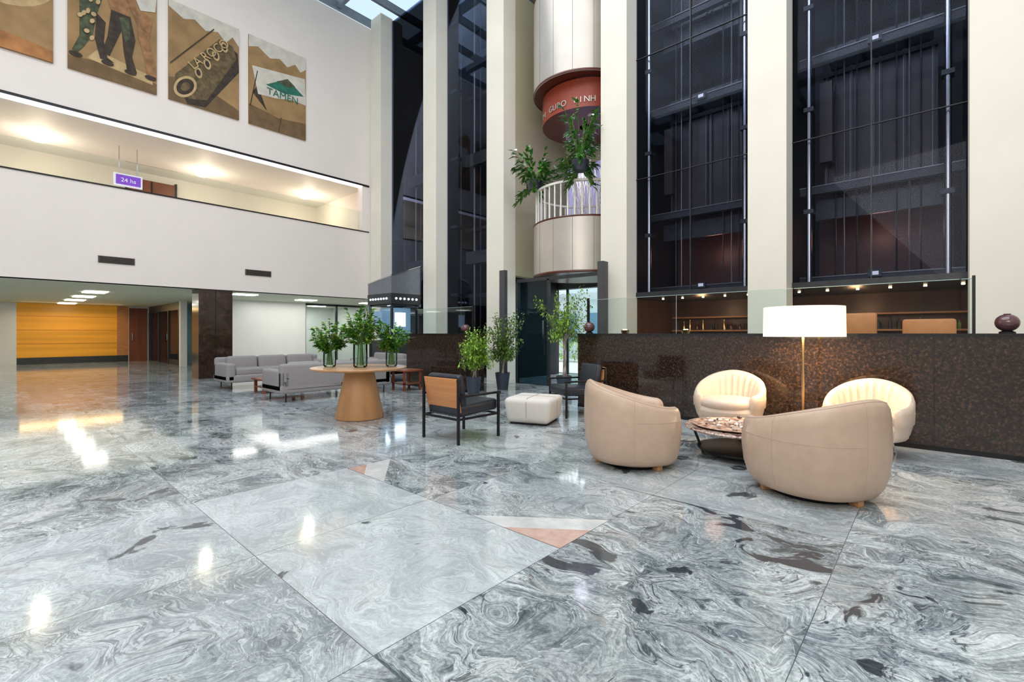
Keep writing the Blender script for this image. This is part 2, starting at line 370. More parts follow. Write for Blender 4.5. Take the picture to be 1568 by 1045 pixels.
# lift shafts
def shaft(x0,x1,kind,name='elevator_shaft'):
    b=B()
    zb=1.95 if kind=='R' else 0
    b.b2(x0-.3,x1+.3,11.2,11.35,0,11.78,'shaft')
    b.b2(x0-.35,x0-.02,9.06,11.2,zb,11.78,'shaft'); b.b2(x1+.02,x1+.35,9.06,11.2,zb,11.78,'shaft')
    w=x1-x0
    if kind=='R':
        b.b2(x0,x1,9.0,11.2,1.95,2.05,'shaftbeam')
        for z in (2.05,3.63,5.9,7.75,10.0):
            b.b2(x0,x1,9.62,9.74,z,z+.14,'shaftbeam'); b.b2(x0,x1,9.60,9.62,z+.125,z+.14,'shaftedge')
        for z0 in (3.77,7.9):
            b.b2(x0+.3,x1-.3,10.05,10.1,z0,z0+2.1,'shaftdoor')
            for f in (0,.25,.47,.53,.75,1):
                xx=x0+.35+(w-.7)*f; b.b2(xx-.018,xx+.018,10.0,10.05,z0,z0+2.1,'shaftbeam'); b.b2(xx-.018,xx-.012,9.995,10.0,z0,z0+2.1,'shaftedge')
            b.b2(x0+.3,x1-.3,9.98,10.05,z0+2.0,z0+2.08,'shaftbeam')
            b.b2(x0+w/2-.09,x0+w/2+.09,9.55,9.62,z0+2.16,z0+2.28,'alu'); b.b2(x0+w/2-.05,x0+w/2+.05,9.545,9.55,z0+2.19,z0+2.25,'signw')
            b.b2(x0+.2,x1-.2,9.9,9.95,z0-.55,z0-.2,'shaftbeam')
        b.b2(x0+w/2-.09,x0+w/2+.09,9.55,9.62,2.12,2.24,'alu'); b.b2(x0+w/2-.05,x0+w/2+.05,9.545,9.55,2.15,2.21,'signw')
        b.b2(x0+.1,x1-.1,10.9,11.0,2.1,3.6,'shaftred')
        b.b2(x0+.35,x1-.35,9.9,10.9,6.1,6.25,'shaftbeam')
        b.b2(x0+.28,x0+.46,9.75,9.9,4.2,5.6,'shaftdoor'); b.b2(x1-.46,x1-.28,9.75,9.9,7.0,8.6,'shaftdoor')
        for xx in (x0+.22,x1-.2):
            b.tube((xx,9.16,2.0),(xx,9.16,11.7),.042,'steel',n=16)
            for z in (3.2,4.9,6.6,8.3): b.b2(xx-.07,xx+.07,9.1,9.3,z,z+.07,'alu')
        for xx in (x0+.50,x0+.62,x0+.8,x1-.50,x1-.64,x1-.8): b.tube((xx,9.85,2.0),(xx,9.85,11.7),.012,'shaftedge' if xx in (x0+.62,x1-.64) else 'shaftbeam',n=8)
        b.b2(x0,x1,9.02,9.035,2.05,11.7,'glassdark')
        b.b2(x0+w*.5-.008,x0+w*.5+.008,9.0,9.05,2.05,11.7,'shaftbeam')
        for z in (4.4,6.9,9.4): b.b2(x0,x1,9.005,9.04,z,z+.012,'shaftbeam')
    else:
        for z in [.3+i*2.0 for i in range(6)]:
            b.b2(x0,x1,9.75,9.85,z,z+.1,'shaftbeam')
            b.b2(x0+.05,x0+.35,9.1,9.3,z,z+.08,'shaftbeam')
        for f,r in ((.12,.03),(.4,.035),(.52,.02),(.7,.035),(.88,.03)):
            b.tube((x0+w*f,9.35,0),(x0+w*f,9.35,11.7),r,'shaftbeam' if f not in (.4,.88) else 'shaftedge',n=12)
        for z in (3.2,6.0,8.8): b.b2(x0+w*.3,x0+w*.72,9.2,9.45,z,z+.35,'alu')
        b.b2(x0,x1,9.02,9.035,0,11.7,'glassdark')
    return b.done(name)
shaft(-13.57,-11.3,'L'); shaft(-10.7,-8.63,'L'); shaft(-4.624,-2.354,'R'); shaft(-1.774,.347,'R')

# back bar below right shafts
b=B(); b.b2(-4.9,2,11.0,11.15,0,1.95,'barwood'); b.b2(-4.9,-4.7,9.06,11,0,1.94,'barwood')
b.b2(-4.6,.5,10.55,11,.9,.96,'granite_top'); b.b2(-4.6,.5,10.6,11,0,.9,'barwood')
for z in (1.25,1.55): b.b2(-4.6,.5,10.75,11.0,z,z+.03,'wood_or')
random.seed(3)
for i in range(34):
    x=-4.5+i*.15+random.uniform(-.03,.03); r=random.uniform(.025,.04); hh=random.uniform(.14,.24)
    b.lathe([(r,0),(r,hh*.6),(r*.35,hh*.8),(r*.35,hh)],(x,10.86,1.28),random.choice(['leafd','purple','vase','brass','pot']),12)
b.done('back_bar_shelf')
b=B()
for x in [-4.3+.42*i for i in range(12)]: b.lathe([(.022,0),(.022,.02)],(x,9.6,1.925),'spot',12)
b.done('bar_downlight')
for (x,y,wd,h) in ((-.76,7.7,.42,1.46),(-.05,7.75,.5,1.37)):
    b=B(); b.box((x,y,h-.2),(wd,.08,.42),'orangel',.03); b.box((x,y-.22,.78),(wd,.42,.1),'orangel',.03)
    for sx in(-1,1):
        for dy in(-.38,-.02): b.tube((x+sx*wd*.4,y+dy,0),(x+sx*wd*.4,y+dy,.75),.015,'black')
    b.box((x,y-.2,.3),(wd*.8,.36,.02),'black'); b.box((x,y,.85),(.04,.03,.4),'black')
    b.done('bar_chair')
for (x,y) in ((-3.9,7.2),(-2.9,7.3)):
    b=B(); b.lathe([(.07,0),(.075,.015),(.012,.03),(.012,.16),(.05,.17),(.07,.25),(.05,.26)],(x,y,1.0),'brass',16)
    b.lathe([(.045,.0),(.05,.06),(.03,.09)],(x,y,1.18),'ledw',16); b.b2(x-.3,x+.3,y-.2,y+.2,.96,1.0,'wood_or'); 
    for sx in(-.25,.25): b.tube((x+sx,y,0),(x+sx,y,.96),.02,'black')
    b.done('bar_table_lamp')

# beige wall behind drums
b=B(); b.b2(-8.4,-4.9,11.3,11.5,2.7,10.1,'beige'); b.b2(-8.9,-8.03,9.06,11.5,2.7,10.1,'beige')
b.b2(-8.4,-4.9,11.25,11.5,2.5,2.7,'portal'); b.done('wall_back',smooth=False)

# round balconies
DC=(-6.4,9.7)
def drum(z0,z1,name):
    b=B(); r=1.2
    b.lathe([(r-.02,z0),(r,z0+.02),(r,z1-.03),(r-.03,z1),(r-.12,z1),(r-.12,z0+.35)],(DC[0],DC[1],0),'drum',72,cap=False)
    b.lathe([(r-.12,z0+.35),(.01,z0+.35)],(DC[0],DC[1],0),'redb',72,cap=False)
    b.lathe([(.01,z0+.02),(r-.35,z0+.02),(r-.02,z0)],(DC[0],DC[1],0),'redb',72,cap=False)
    b.lathe([(r+.004,z0),(r+.012,z0+.02),(r+.004,z0+.05)],(DC[0],DC[1],0),'redb',72,cap=False)
    b.lathe([(r+.003,z1-.04),(r+.012,z1-.02),(r+.003,z1)],(DC[0],DC[1],0),'redb',72,cap=False)
    for i in range(16):
        a=2*math.pi*i/16; p=(DC[0]+(r+.001)*math.cos(a),DC[1]+(r+.001)*math.sin(a))
        b.tube((p[0],p[1],z0+.05),(p[0],p[1],z1-.03),.004,'drumseam',n=6)
    return b.done(name)
drum(2.56,3.83,'round_balcony'); drum(7.0,9.2,'round_balcony'); drum(9.45,11.7,'round_balcony')
b=B(); b.lathe([(1.0,9.2),(1.0,9.45)],(DC[0],DC[1],0),'redb',48); b.done('balcony_soffit')
b=B()
for i in range(44):
    a=2*math.pi*i/44; p=(DC[0]+1.14*math.cos(a),DC[1]+1.14*math.sin(a))
    b.tube((p[0],p[1],3.83),(p[0],p[1],4.6),.018,'petal',n=8)
b.lathe([(1.11,4.58),(1.17,4.58),(1.17,4.63),(1.11,4.63),(1.11,4.58)],(DC[0],DC[1],0),'petal',64,cap=False)
b.done('balcony_railing')
SC=(-6.42,9.95)
b=B(); b.lathe([(1.12,6.34),(1.12,7.0)],(SC[0],SC[1],0),'red',64,cap=False); b.lathe([(1.12,6.34),(.2,6.35)],(SC[0],SC[1],0),'redb',64,cap=False)
o=b.done('red_sign_band')
for i,ch in enumerate('PI GURO VINH'):
    a=R_(-128+i*7.0)
    if ch!=' ': text(ch,.19,'drum',(SC[0]+1.13*math.cos(a),SC[1]+1.13*math.sin(a),6.44),(R_(90),0,a+R_(90)),o,.01)
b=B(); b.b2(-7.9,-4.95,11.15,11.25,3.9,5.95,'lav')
b.b2(-6.7,-6.0,11.0,11.12,3.9,5.5,'wood_red'); b.b2(-7.6,-7.55,11.08,11.15,3.9,5.9,'petal'); b.b2(-5.6,-5.55,11.08,11.15,3.9,5.9,'petal')
b.done('window_2',smooth=False)
b=B(); random.seed(5)
for i in range(70):
    p=Vector((random.uniform(-6.9,-5.5),random.uniform(9.9,10.4),4.1)); 
    for j in range(4):
        q=p+Vector((random.uniform(-.12,.12),random.uniform(-.06,.06),random.uniform(.2,.42))); b.tube(p,q,.008,'petal',n=4); p=q
b.done('white_branch_decoration')

# skylight
b=B()
for x in [-14.5+i*1.25 for i in range(17)]: b.b2(x-.05,x+.05,-8,13,11.8,12.05,'beam')
for y in [-8+i*2.6 for i in range(9)]: b.b2(-14.6,6,y-.06,y+.06,11.85,12.15,'beam')
b.b2(-14.6,6,-8,13,12.16,12.17,'skyglass')
b.done('ceiling',smooth=False)
b=B(); b.b2(6,6.2,-8,20,0,12,'wall'); b.done('wall_right',smooth=False)
b=B(); b.b2(-27.2,6.2,-8.2,-8,0,12,'wall'); b.done('wall_rear',smooth=False)
b=B(); b.b2(2,6,8.6,8.9,0,11.8,'wall'); b.done('wall_back_right',smooth=False)

# entrance portal
b=B(); b.b2(-7.70,-7.53,8.1,8.2,0,2.70,'portal'); b.b2(-5.06,-4.93,8.2,8.4,0,2.66,'portal')
b.done('entrance_portal',smooth=False)
b=B()
for x in (-7.5,-6.55): b.b2(x-.03,x+.03,8.5,8.56,0,2.45,'alu')
b.b2(-7.5,-5.1,8.5,8.56,2.42,2.5,'alu'); b.b2(-7.47,-6.55,8.52,8.54,0,2.42,'glassb')
b.b2(-6.68,-6.64,8.46,8.5,.7,1.5,'steel')
for x in (-8,-6.9,-5.8,-4.9): b.b2(x-.03,x+.03,11.3,11.36,0,2.5,'alu')
b.b2(-8,-4.9,11.32,11.34,0,2.5,'glass')
b.done('door_5',smooth=False)
# outdoors
b=B(); b.b2(-30,5.9,19.5,19.8,0,3.2,'outwall')
for i in range(14): b.b2(-22+i*1.6,-21.2+i*1.6,19.4,19.5,.8,2.2,'booth')
b.b2(-30,5.9,11.6,19.4,0,.02,'pave'); b.done('outdoor_building',smooth=False)
random.seed(9)
b=B()
for i in range(1500):
    p=Vector((random.uniform(-14,-5),random.uniform(15.8,16.6),random.uniform(0.05,.9))); b.leaf(p,rv(),Vector((0,0,1)),.16,.08,'leafb')
b.done('outdoor_hedge')

# booth / kiosk with LED sign
b=B()
x0,x1,y0,y1=-12.55,-11.43,7.6,8.5
b.b2(x0,x1,y0,y1,0,1.0,'alu'); b.b2(x0+.03,x1-.03,y0+.03,y1-.03,2.0,2.35,'alu')
b.b2(x0+.01,x1-.01,y0+.01,y1-.01,1.0,2.0,'glass'); b.b2(x0+.12,x1-.2,y0+.25,y1-.12,1.0,1.95,'booth')
for x in (x0,x1):
    for y in (y0,y1): b.b2(x-.03,x+.03,y-.03,y+.03,0,2.7,'alu')
pts=[(x0-.05,y0-.05,2.35),(x1+.05,y0-.05,2.35),(x1+.05,y1+.05,2.35),(x0-.05,y1+.05,2.35),(x0-.05,y0-.05,2.68),(x1+.05,y0-.05,2.85),(x1+.05,y1+.05,3.2),(x0-.05,y1+.05,2.95)]
for q in ((0,1,2,3),(4,5,6,7)): b.poly([pts[i] for i in q],'boothp')
for q in ((0,1,5,4),(1,2,6,5),(2,3,7,6),(3,0,4,7)): b.poly([pts[i] for i in q],'boothp')
for p_,q_ in ((4,5),(5,6)): b.tube(pts[p_],pts[q_],.022,'steel',n=6)
b.b2(x0-.06,x1+.06,y0-.06,y1+.06,2.05,2.35,'alu')
for i in range(7): b.sph((x0+.12+i*.14,y0-.07,2.20),.03,'ledb',n=8)
for i in range(6): b.sph((x1+.07,y0+.1+i*.14,2.20),.032,'ledb',n=8)
b.b2(x1+.0,x1+.02,y0+.1,y0+.45,1.4,1.8,'ledb'); b.b2(x0+.2,x0+.6,y0-.02,y0,1.45,1.85,'booth')
b.done('reception_kiosk',smooth=False)

# counters
def counter(x0,x1,posts,name,seams):
    b=B(); b.b2(x0,x1,6.45,6.95,0,1.17,'granite'); b.b2(x0-.01,x1,6.44,6.96,1.17,1.2,'granite_top')
    for sx in seams: b.b2(sx-.002,sx+.002,6.447,6.452,0,1.17,'black')
    b.b2(x0-.001,x1,6.445,6.455,0,.05,'black')
    b.done(name,smooth=False)
counter(-4.35,5.98,[], 'bar_counter',[-4.0,-2.6,-1.25,.0,1.2,2.5]); counter(-9.1,-7.05,[],'bar_counter',[-8.4,-7.7])
def gl(x0,x1,step):
    b=B(); x=x0
    while x<x1-.05:
        e=min(x+step,x1); b.b2(x+.006,e-.006,6.68,6.692,1.2,1.76,'glass'); b.b2(x+.006,e-.006,6.678,6.694,1.757,1.763,'gedge'); x=e
    for x in (x0,x1): b.b2(x-.012,x+.012,6.66,6.71,1.2,1.79,'black')
    b.done('glass_screen',smooth=False)
gl(-4.3,.30,1.5); gl(-9.05,-7.1,1.0)
for x,y in ((.53,6.62),(-4.2,6.56),(-7.2,6.56)):
    b=B(); b.lathe([(.06,0),(.06,.015),(.03,.03)],(x,y,1.2),'black',20); b.lathe([(.02,0)]+[(.09*math.cos(R_(a)),.085+.085*math.sin(R_(a))) for a in range(-75,76,15)]+[(.03,.172)],(x,y,1.22),'purple',28); b.done('ceramic_sphere_vase')

# paintings
def painting(y0,kind):
    b=B(); W,H=1.6,2.5; z0=7.1
    b.b2(XL,XL+.05,y0,y0+W,z0,z0+H,'canvas')
    ly=[0]
    def P(pts,k):
        ly[0]+=1; x=XL+.05+.0015*ly[0]
        b.poly([(x,y0+u*W,z0+v*H) for u,v in pts],k)
    def blob(cu,cv,ru,rv_,k,n=28,rot=0):
        pts=[]
        for i in range(n):
            a=2*math.pi*i/n; x=ru*math.cos(a); y=rv_*math.sin(a)*1.0
            pts.append((min(1,max(0,cu+x*math.cos(rot)-y*math.sin(rot))),min(1,max(0,cv+x*math.sin(rot)+y*math.cos(rot)))))
        P(pts,k)
    def line(p,q,w,k):
        d=Vector((q[0]-p[0],q[1]-p[1])); n=Vector((-d.y,d.x)).normalized()*w/2
        P([(p[0]+n.x,p[1]+n.y),(q[0]+n.x,q[1]+n.y),(q[0]-n.x,q[1]-n.y),(p[0]-n.x,p[1]-n.y)],k)
    if kind==0:
        blob(.45,.70,.60,.34,'p_lt'); blob(.42,.72,.46,.25,'p_orange'); blob(.38,.76,.2,.09,'p_skin',rot=.4); blob(.62,.66,.12,.05,'red',rot=.3)
        P([(0,0),(1,0),(1,.10),(.5,.14),(0,.12)],'p_orange')
    if kind==1:
        P([(0,0),(1,0),(1,.10),(.55,.16),(0,.11)],'canvas2'); P([(.2,.14),(.95,.08),(.95,.16),(.3,.24)],'p_lt')
        P([(.10,1),(.32,1),(.36,.72),(.30,.55),(.12,.60)],'p_green')
        P([(.12,.60),(.30,.56),(.26,.36),(.16,.22),(.10,.16),(.04,.17),(.12,.32)],'p_green')
        P([(.30,.58),(.40,.52),(.38,.34),(.42,.2),(.50,.17),(.34,.17),(.28,.34)],'p_dark')
        P([(.36,1),(.62,1),(.70,.84),(.66,.66),(.46,.64),(.40,.80)],'p_skin')
        P([(.46,.66),(.68,.66),(.74,.45),(.70,.28),(.76,.14),(.64,.15),(.60,.32),(.58,.5),(.50,.34),(.44,.22),(.36,.24),(.42,.40)],'p_dark')
        P([(.55,.62),(.66,.64),(.68,.46),(.62,.40)],'p_green')
        P([(.70,.92),(.92,1),(1,.98),(.98,.80),(.80,.76)],'p_white')
        P([(.80,.76),(.95,.72),(.90,.50),(.98,.28),(1,.16),(.88,.16),(.84,.34),(.76,.52)],'p_skin')
        line((.62,.9),(.80,.62),.07,'p_skin'); line((.36,.86),(.18,.72),.07,'p_skin'); line((.80,.62),(.92,.60),.06,'p_skin')
        for (u,v) in ((.08,.14),(.42,.15),(.68,.13),(.92,.14)): blob(u,v,.07,.022,'p_dark')
        for _ in range(14):
            u=random.uniform(.12,.34); v=random.uniform(.3,.95); blob(u,v,.03,.02,'p_lt',10,random.random())
    if kind==2:
        P([(0,1),(1,1),(1,.80),(.9,.88),(.8,.79),(.68,.87),(.5,.83),(.35,.90),(.2,.86),(0,.93)],'p_white')
        P([(0,.0),(1,0),(1,.1),(.3,.28),(0,.22)],'canvas2')
        P([(.12,.16),(.78,.80),(.98,.72),(1,.52),(.50,.02),(.25,0)],'p_dark')
        P([(.08,.26),(.70,.80),(.90,.78),(.96,.66),(.52,.10),(.28,.06),(.10,.12)],'p_olive')
        blob(.22,.17,.17,.10,'p_lt',rot=.5); blob(.22,.17,.13,.075,'p_dark',rot=.5); blob(.22,.17,.07,.04,'p_olive',rot=.5)
        for t in (0,.2,.4,.6): blob(.40+t*.62,.36+t*.62,.05,.06,'p_lt',14,.7); blob(.40+t*.62,.36+t*.62,.03,.035,'p_dark',14,.7)
        line((.02,.36),(.62,.88),.012,'p_dark')
    if kind==3:
        P([(0,1),(1,1),(1,.86),(.9,.80),(.8,.87),(.66,.80),(.52,.86),(.35,.82),(.15,.90),(0,.86)],'p_white')
        P([(0,0),(1,0),(1,.20),(.5,.16),(0,.22)],'canvas2'); line((.5,0),(.55,.18),.012,'p_dark'); 
        P([(.06,.36),(.30,.20),(.14,.46)],'p_dark')
        P([(.05,.66),(.98,.74),(1,.42),(.75,.43),(.45,.38),(.15,.36)],'p_white')
        P([(.28,.50),(.66,.66),(.96,.52),(.60,.47)],'p_teal'); P([(.46,.58),(.66,.66),(.80,.60),(.66,.56)],'p_green')
        line((.02,.2),(.14,.62),.014,'p_dark')
    o=b.done('wall_painting',smooth=False)
    if kind==3: text('TAMEN',.27,'p_teal',(XL+.075,y0+.92,z0+1.0),(R_(90),0,R_(90)),o,.001)
    if kind==2:
        t=text('LA ROCO',.3,'p_lt',(XL+.095,y0+.95,z0+1.42),(R_(90),0,R_(90)),o,.001)
        t.rotation_euler=(Matrix.Rotation(R_(90),4,'Z')@Matrix.Rotation(R_(90),4,'X')@Matrix.Rotation(R_(50),4,'Z')).to_euler()
for i,y in enumerate((-.70,1.13,2.97,4.82)): painting(y,i)

# ------------------------------------------------------------------ furniture
def tub(loc,rz,mat_,Hb=.74,Ha=.56,R=.45,legs=False,channels=0,name='tub_armchair',zb=.04,seam=True,pmd=138):
    """front = local +Y"""
    b=B(); pm=R_(pmd); n=96
    t=bmesh.new(); rings=[]
    def prof(phi):
        s=abs(phi)/pm; sm=s*s*(3-2*s); h=Hb-(Hb-Ha)*sm
        sq=1+.05*abs(math.sin(2*phi))**2
        o=[(.72,zb),(.84,zb+.015),(.915,zb+.07),(.97,zb+.16),(1.0,.34),(1.0,.44),(.99,h-.12),(.97,h-.05),(.93,h-.012),(.875,h)]
        i=[(.81,h-.012),(.755,h-.05),(.72,h-.12),(.69,.44),(.67,.34),(.66,.24)]
        res=[(r*R*sq,z) for r,z in o]
        for k,(r,z) in enumerate(i):
            rip=1.0
            if channels and k>=1: rip=1+.055*(abs(math.sin(phi*channels/2.0))-.6)
            res.append((r*R*sq*rip,z))
        if channels:
            res=[(r*(1+.10*max(0,(z-.4)/.3)),z) for r,z in res]
        return res
    angs=[-pm+2*pm*i/n for i in range(n+1)]
    for a in angs:
        rings.append([t.verts.new((r*math.sin(a),-r*math.cos(a),z)) for r,z in prof(a)])
    def endcap(a,sgn):
        out=[]; pr=prof(a); cr=sum(p[0] for p in pr)/len(pr)
        for da,sh in ((R_(4),.92),(R_(7.5),.7),(R_(9),.4)):
            aa=a+sgn*da; ring=[]
            for r,z in pr:
                zz=.30+(z-.30)*(1-(1-sh)*.4) if z>.30 else z
                rr=cr+(r-cr)*sh; ring.append(t.verts.new((rr*math.sin(aa),-rr*math.cos(aa),zz)))
            out.append(ring)
        return out
    st=endcap(-pm,-1)[::-1]; en=endcap(pm,1)
    rings=st+rings+en
    for a,c in zip(rings,rings[1:]):
        for k in range(len(a)-1): t.faces.new((a[k],a[k+1],c[k+1],c[k]))
    t.faces.new(rings[0]); t.faces.new(rings[-1][::-1])
    b.merge(t,mat_)
    b.lathe([(.5*R,zb),(.76*R,zb),(.88*R,zb+.03),(.93*R,zb+.12),(.93*R,.30),(.88*R,.34),(.5*R,.35)],(0,0.0,0),mat_,56)
    b.lathe([(.3*R,.32),(.72*R,.32),(.79*R,.345),(.81*R,.38),(.79*R,.415),(.72*R,.435),(.4*R,.45),(.05*R,.453)],(0,.15*R,0),mat_,56)
    if seam:
        def strip(pts,w=.0016):
            for p,q in zip(pts,pts[1:]): b.tube(p,q,w,'seam',n=6)
        def on(a,k): 
            r,z=prof(a)[k]; return Vector(((r+.0002)*math.sin(a),-(r+.0002)*math.cos(a),z))
        for a in (R_(-10),R_(80),R_(-85)): strip([on(a,k) for k in range(0,10)])
        strip([on(a,8) for a in angs])
        strip([on(a,5) for a in angs if a<R_(-10) or a>R_(80)])
    if legs:
        for a in (45,135,225,315):
            x=.62*R*math.cos(R_(a)); y=.62*R*math.sin(R_(a))
            b.tube((x*1.25,y*1.25,0),(x,y,zb+.03),.009,'steel',n=10); b.tube((x*1.25,y*1.25,.012),(-x*.1,-y*.1,zb-.02),.006,'steel',n=8)
    else:
        b.lathe([(.62*R,0.0),(.64*R,.01),(.64*R,zb)],(0,0,0),'black',40)
        for a in (30,150,270):
            x=.70*R*math.cos(R_(a)); y=.70*R*math.sin(R_(a)); b.box((x,y,.022),(.08,.055,.044),'wood',.006,Matrix.Rotation(R_(a),4,'Z'))
    return b.done(name,loc,rz,ang=50)
def face(dx,dy): return math.atan2(dy,dx)-math.pi/2
tub((-2.10,4.02,0),face(.72,.60),'tan',R=.445,Hb=.77,Ha=.56)
tub((-.69,4.18,0),face(-.85,.45),'tan',Hb=.75,Ha=.55,R=.46)
tub((-1.83,5.92,0),face(.12,-.99),'tan_lit',Hb=.74,Ha=.50,R=.39,legs=True,channels=26,zb=.17,seam=False,name='channel_tufted_armchair',pmd=122)
tub((-.50,5.84,0),face(-.1,-.99),'tan_lit',Hb=.73,Ha=.50,R=.365,legs=True,channels=26,zb=.17,seam=False,name='channel_tufted_armchair',pmd=122)

# coffee table
b=B()
b.lathe([(.50,.255),(.53,.262),(.54,.275),(.53,.285),(.05,.285)],(0,0,0),'table_s',64)
b.lathe([(.40,.05),(.42,.06),(.42,.075),(.40,.08)],(0,0,0),'black',48)
for a in (20,110,200,290): b.tube((.36*math.cos(R_(a)),.36*math.sin(R_(a)),0),(.46*math.cos(R_(a)),.46*math.sin(R_(a)),.26),.013,'black')
b.done('round_coffee_table',(-1.40,4.95,0))
b=B(); random.seed(11)
b.lathe([(.22,0),(.34,.006),(.40,.020),(.39,.022),(.33,.012),(.02,.010)],(0,0,0),'tray',48)
for i in range(56):
    a=random.uniform(0,6.28); r=random.uniform(0,.31); b.sph((r*math.cos(a),r*math.sin(a),.022+random.uniform(0,.02)),random.uniform(.014,.03),random.choice(['shell','petal','purple','shell']),(1,random.uniform(.7,1),.6),8)
b.done('shell_tray',(-1.45,4.9,.285))

# floor lamp
b=B()
b.lathe([(.16,0),(.165,.01),(.16,.02),(.02,.025)],(0,0,0),'brass',40); b.tube((0,0,.02),(0,0,1.30),.013,'brass',n=16)
b.lathe([(.385,1.165),(.39,1.165),(.385,1.49),(.38,1.49),(.385,1.165)],(0,0,0),'shade',64,cap=False)
b.lathe([(.35,1.19),(.01,1.19)],(0,0,0),'shade',48,cap=False)
for a in (0,120,240): b.tube((0,0,1.3),(.38*math.cos(R_(a)),.38*math.sin(R_(a)),1.45),.004,'brass')
b.sph((0,0,1.34),.045,'ledw',n=16)
b.done('floor_lamp',(-1.07,5.97,0))

# pouf
b=B(); b.box((0,0,.185),(.66,.66,.33),'white_f',.07,None,5,taper=.9)
b.box((0,0,.352),(.60,.006,.004),'seam'); b.box((0,0,.352),(.006,.60,.004),'seam'); b.box((0,0,.012),(.5,.5,.024),'black')
for sx in (-1,1): b.box((sx*.328,0,.2),(.004,.005,.22),'seam'); b.box((0,sx*.328,.2),(.005,.004,.22),'seam')
b.done('pouf_ottoman',(-4.05,4.95,0),R_(20))

# wood lounge chairs: front = +Y
def lounge(loc,rz,back='wood_or'):
    b=B(); w=.30; 
    for sx in (-1,1):
        b.box((sx*w,-.30,.35),(.028,.028,.70),'black',.004); b.box((sx*w,.32,.25),(.028,.028,.52),'black',.004)
        b.box((sx*w,.02,.515),(.035,.66,.025),'black',.006); b.box((sx*w,.01,.27),(.022,.62,.022),'black')
    b.box((0,-.30,.27),(.6,.022,.022),'black'); b.box((0,.32,.27),(.6,.022,.022),'black'); b.box((0,-.30,.69),(.6,.022,.022),'black')
    R2=Matrix.Rotation(R_(10),4,'X')
    b.box((0,-.275,.52),(.56,.018,.38),back,.006,R2); 
    b.box((0,-.20,.54),(.54,.09,.42),'navy',.035,R2,4); b.box((0,.04,.36),(.55,.60,.13),'navy',.035,Matrix.Rotation(R_(3),4,'X'),4)
    return b.done('lounge_chair',loc,rz)
lounge((-4.09,3.65,0),R_(0)); lounge((-3.95,5.85,0),R_(150))

# sofas: along local X, back at -Y, front +Y
def sofa(L,loc,rz,chaise=False):
    b=B(); D=.88
    b.box((0,0,.23),(L,D,.16),'grey',.03,None,3)
    n=3 if L>2 else 2
    for i in range(n):
        w=(L-.36)/n; x=-L/2+.18+w*(i+.5)
        b.box((x,.06,.37),(w-.01,D-.22,.15),'grey',.04,None,4); b.box((x,-.24,.53),(w-.02,.2,.32),'grey',.06,Matrix.Rotation(R_(8),4,'X'),4)
    b.box((0,-D/2+.07,.42),(L,.14,.50),'grey',.05,None,4)
    for sx in (-1,1):
        b.box((sx*(L/2-.09),.0,.36),(.18,D,.40),'grey',.05,None,4)
        for sy in (-1,1): b.tube((sx*(L/2-.12),sy*(D/2-.1),0),(sx*(L/2-.12),sy*(D/2-.1),.17),.012,'black')
    return b.done('sofa',loc,rz)
sofa(2.3,(-11.45,4.45,0),R_(-90)); sofa(2.2,(-8.75,4.42,0),R_(90)); sofa(1.7,(-10.6,6.75,0),R_(180))
b=B(); b.box((0,0,.28),(.55,.9,.035),'wood_red',.01); 
for sx in(-1,1):
    for sy in(-1,1): b.box((sx*.22,sy*.38,.13),(.05,.05,.26),'wood_red')
b.box((0,0,.12),(.45,.8,.02),'wood_red'); b.done('low_wood_table',(-10.1,4.0,0))
b=B(); b.box((0,0,.42),(.5,.5,.035),'wood_red',.01)
for sx in(-1,1):
    for sy in(-1,1): b.box((sx*.2,sy*.2,.2),(.04,.04,.4),'wood_red')
b.box((0,0,.15),(.44,.44,.02),'wood_red'); b.done('side_table',(-8.35,5.92,0))

# pedestal table
b=B(); b.lathe([(.30,0),(.33,.005),(.335,.02),(.20,.66),(.19,.685)],(0,0,0),'wood',56)
b.lathe([(.62,.685),(.655,.70),(.66,.715),(.655,.722),(.05,.723)],(0,0,0),'woodt',72); b.done('pedestal_table',(-6.10,3.52,0))
rr=Vector((.743,.669,0)); vv=Vector((-.669,.743,0)); tc=Vector((-6.10,3.52,.723))
def vaseplant(off,vh,vr,top,rad,seed):
    random.seed(seed); b=B()
    b.lathe([(vr*.75,0),(vr,.02),(vr*1.02,vh*.5),(vr*1.0,vh),(vr*.94,vh),(vr*.95,vh*.5),(vr*.9,.03),(.01,.025)],(0,0,0),'vase',32,cap=False)
    hc=(vh*.85+top)/2; hz=(top-vh*.85)/2
    for i in range(44):
        a=random.uniform(0,6.28); q0=Vector((vr*.5*math.cos(a),vr*.5*math.sin(a),.03))
        e=Vector((random.gauss(0,1),random.gauss(0,1),random.gauss(0,1))).normalized()*random.uniform(.65,1.05)
        q1=Vector((e.x*rad,e.y*rad,hc+e.z*hz)); a=math.atan2(e.y,e.x)
        m=Vector((q0.x*.6,q0.y*.6,vh)); b.tube(q0,m,.003,'stem',n=5); b.tube(m,q1,.003,'stem',n=5)
        for j in range(20):
            t=random.uniform(.35,1.05); p=m.lerp(q1,t)
            d=Vector((math.cos(a)+random.uniform(-1,1),math.sin(a)+random.uniform(-1,1),random.uniform(-.3,.9)))
            b.leaf(p,d,Vector((0,0,1))+rv(.4),random.uniform(.06,.10),random.uniform(.035,.055),'leaf' if random.random()<.6 else 'leafb')
    b.done('vase_with_foliage',tc+off)
vaseplant(-rr*.42-vv*.02,.22,.085,.70,.29,1); vaseplant(rr*.05-vv*.12,.34,.095,.86,.26,2); vaseplant(rr*.44+vv*.06,.24,.08,.66,.26,3)

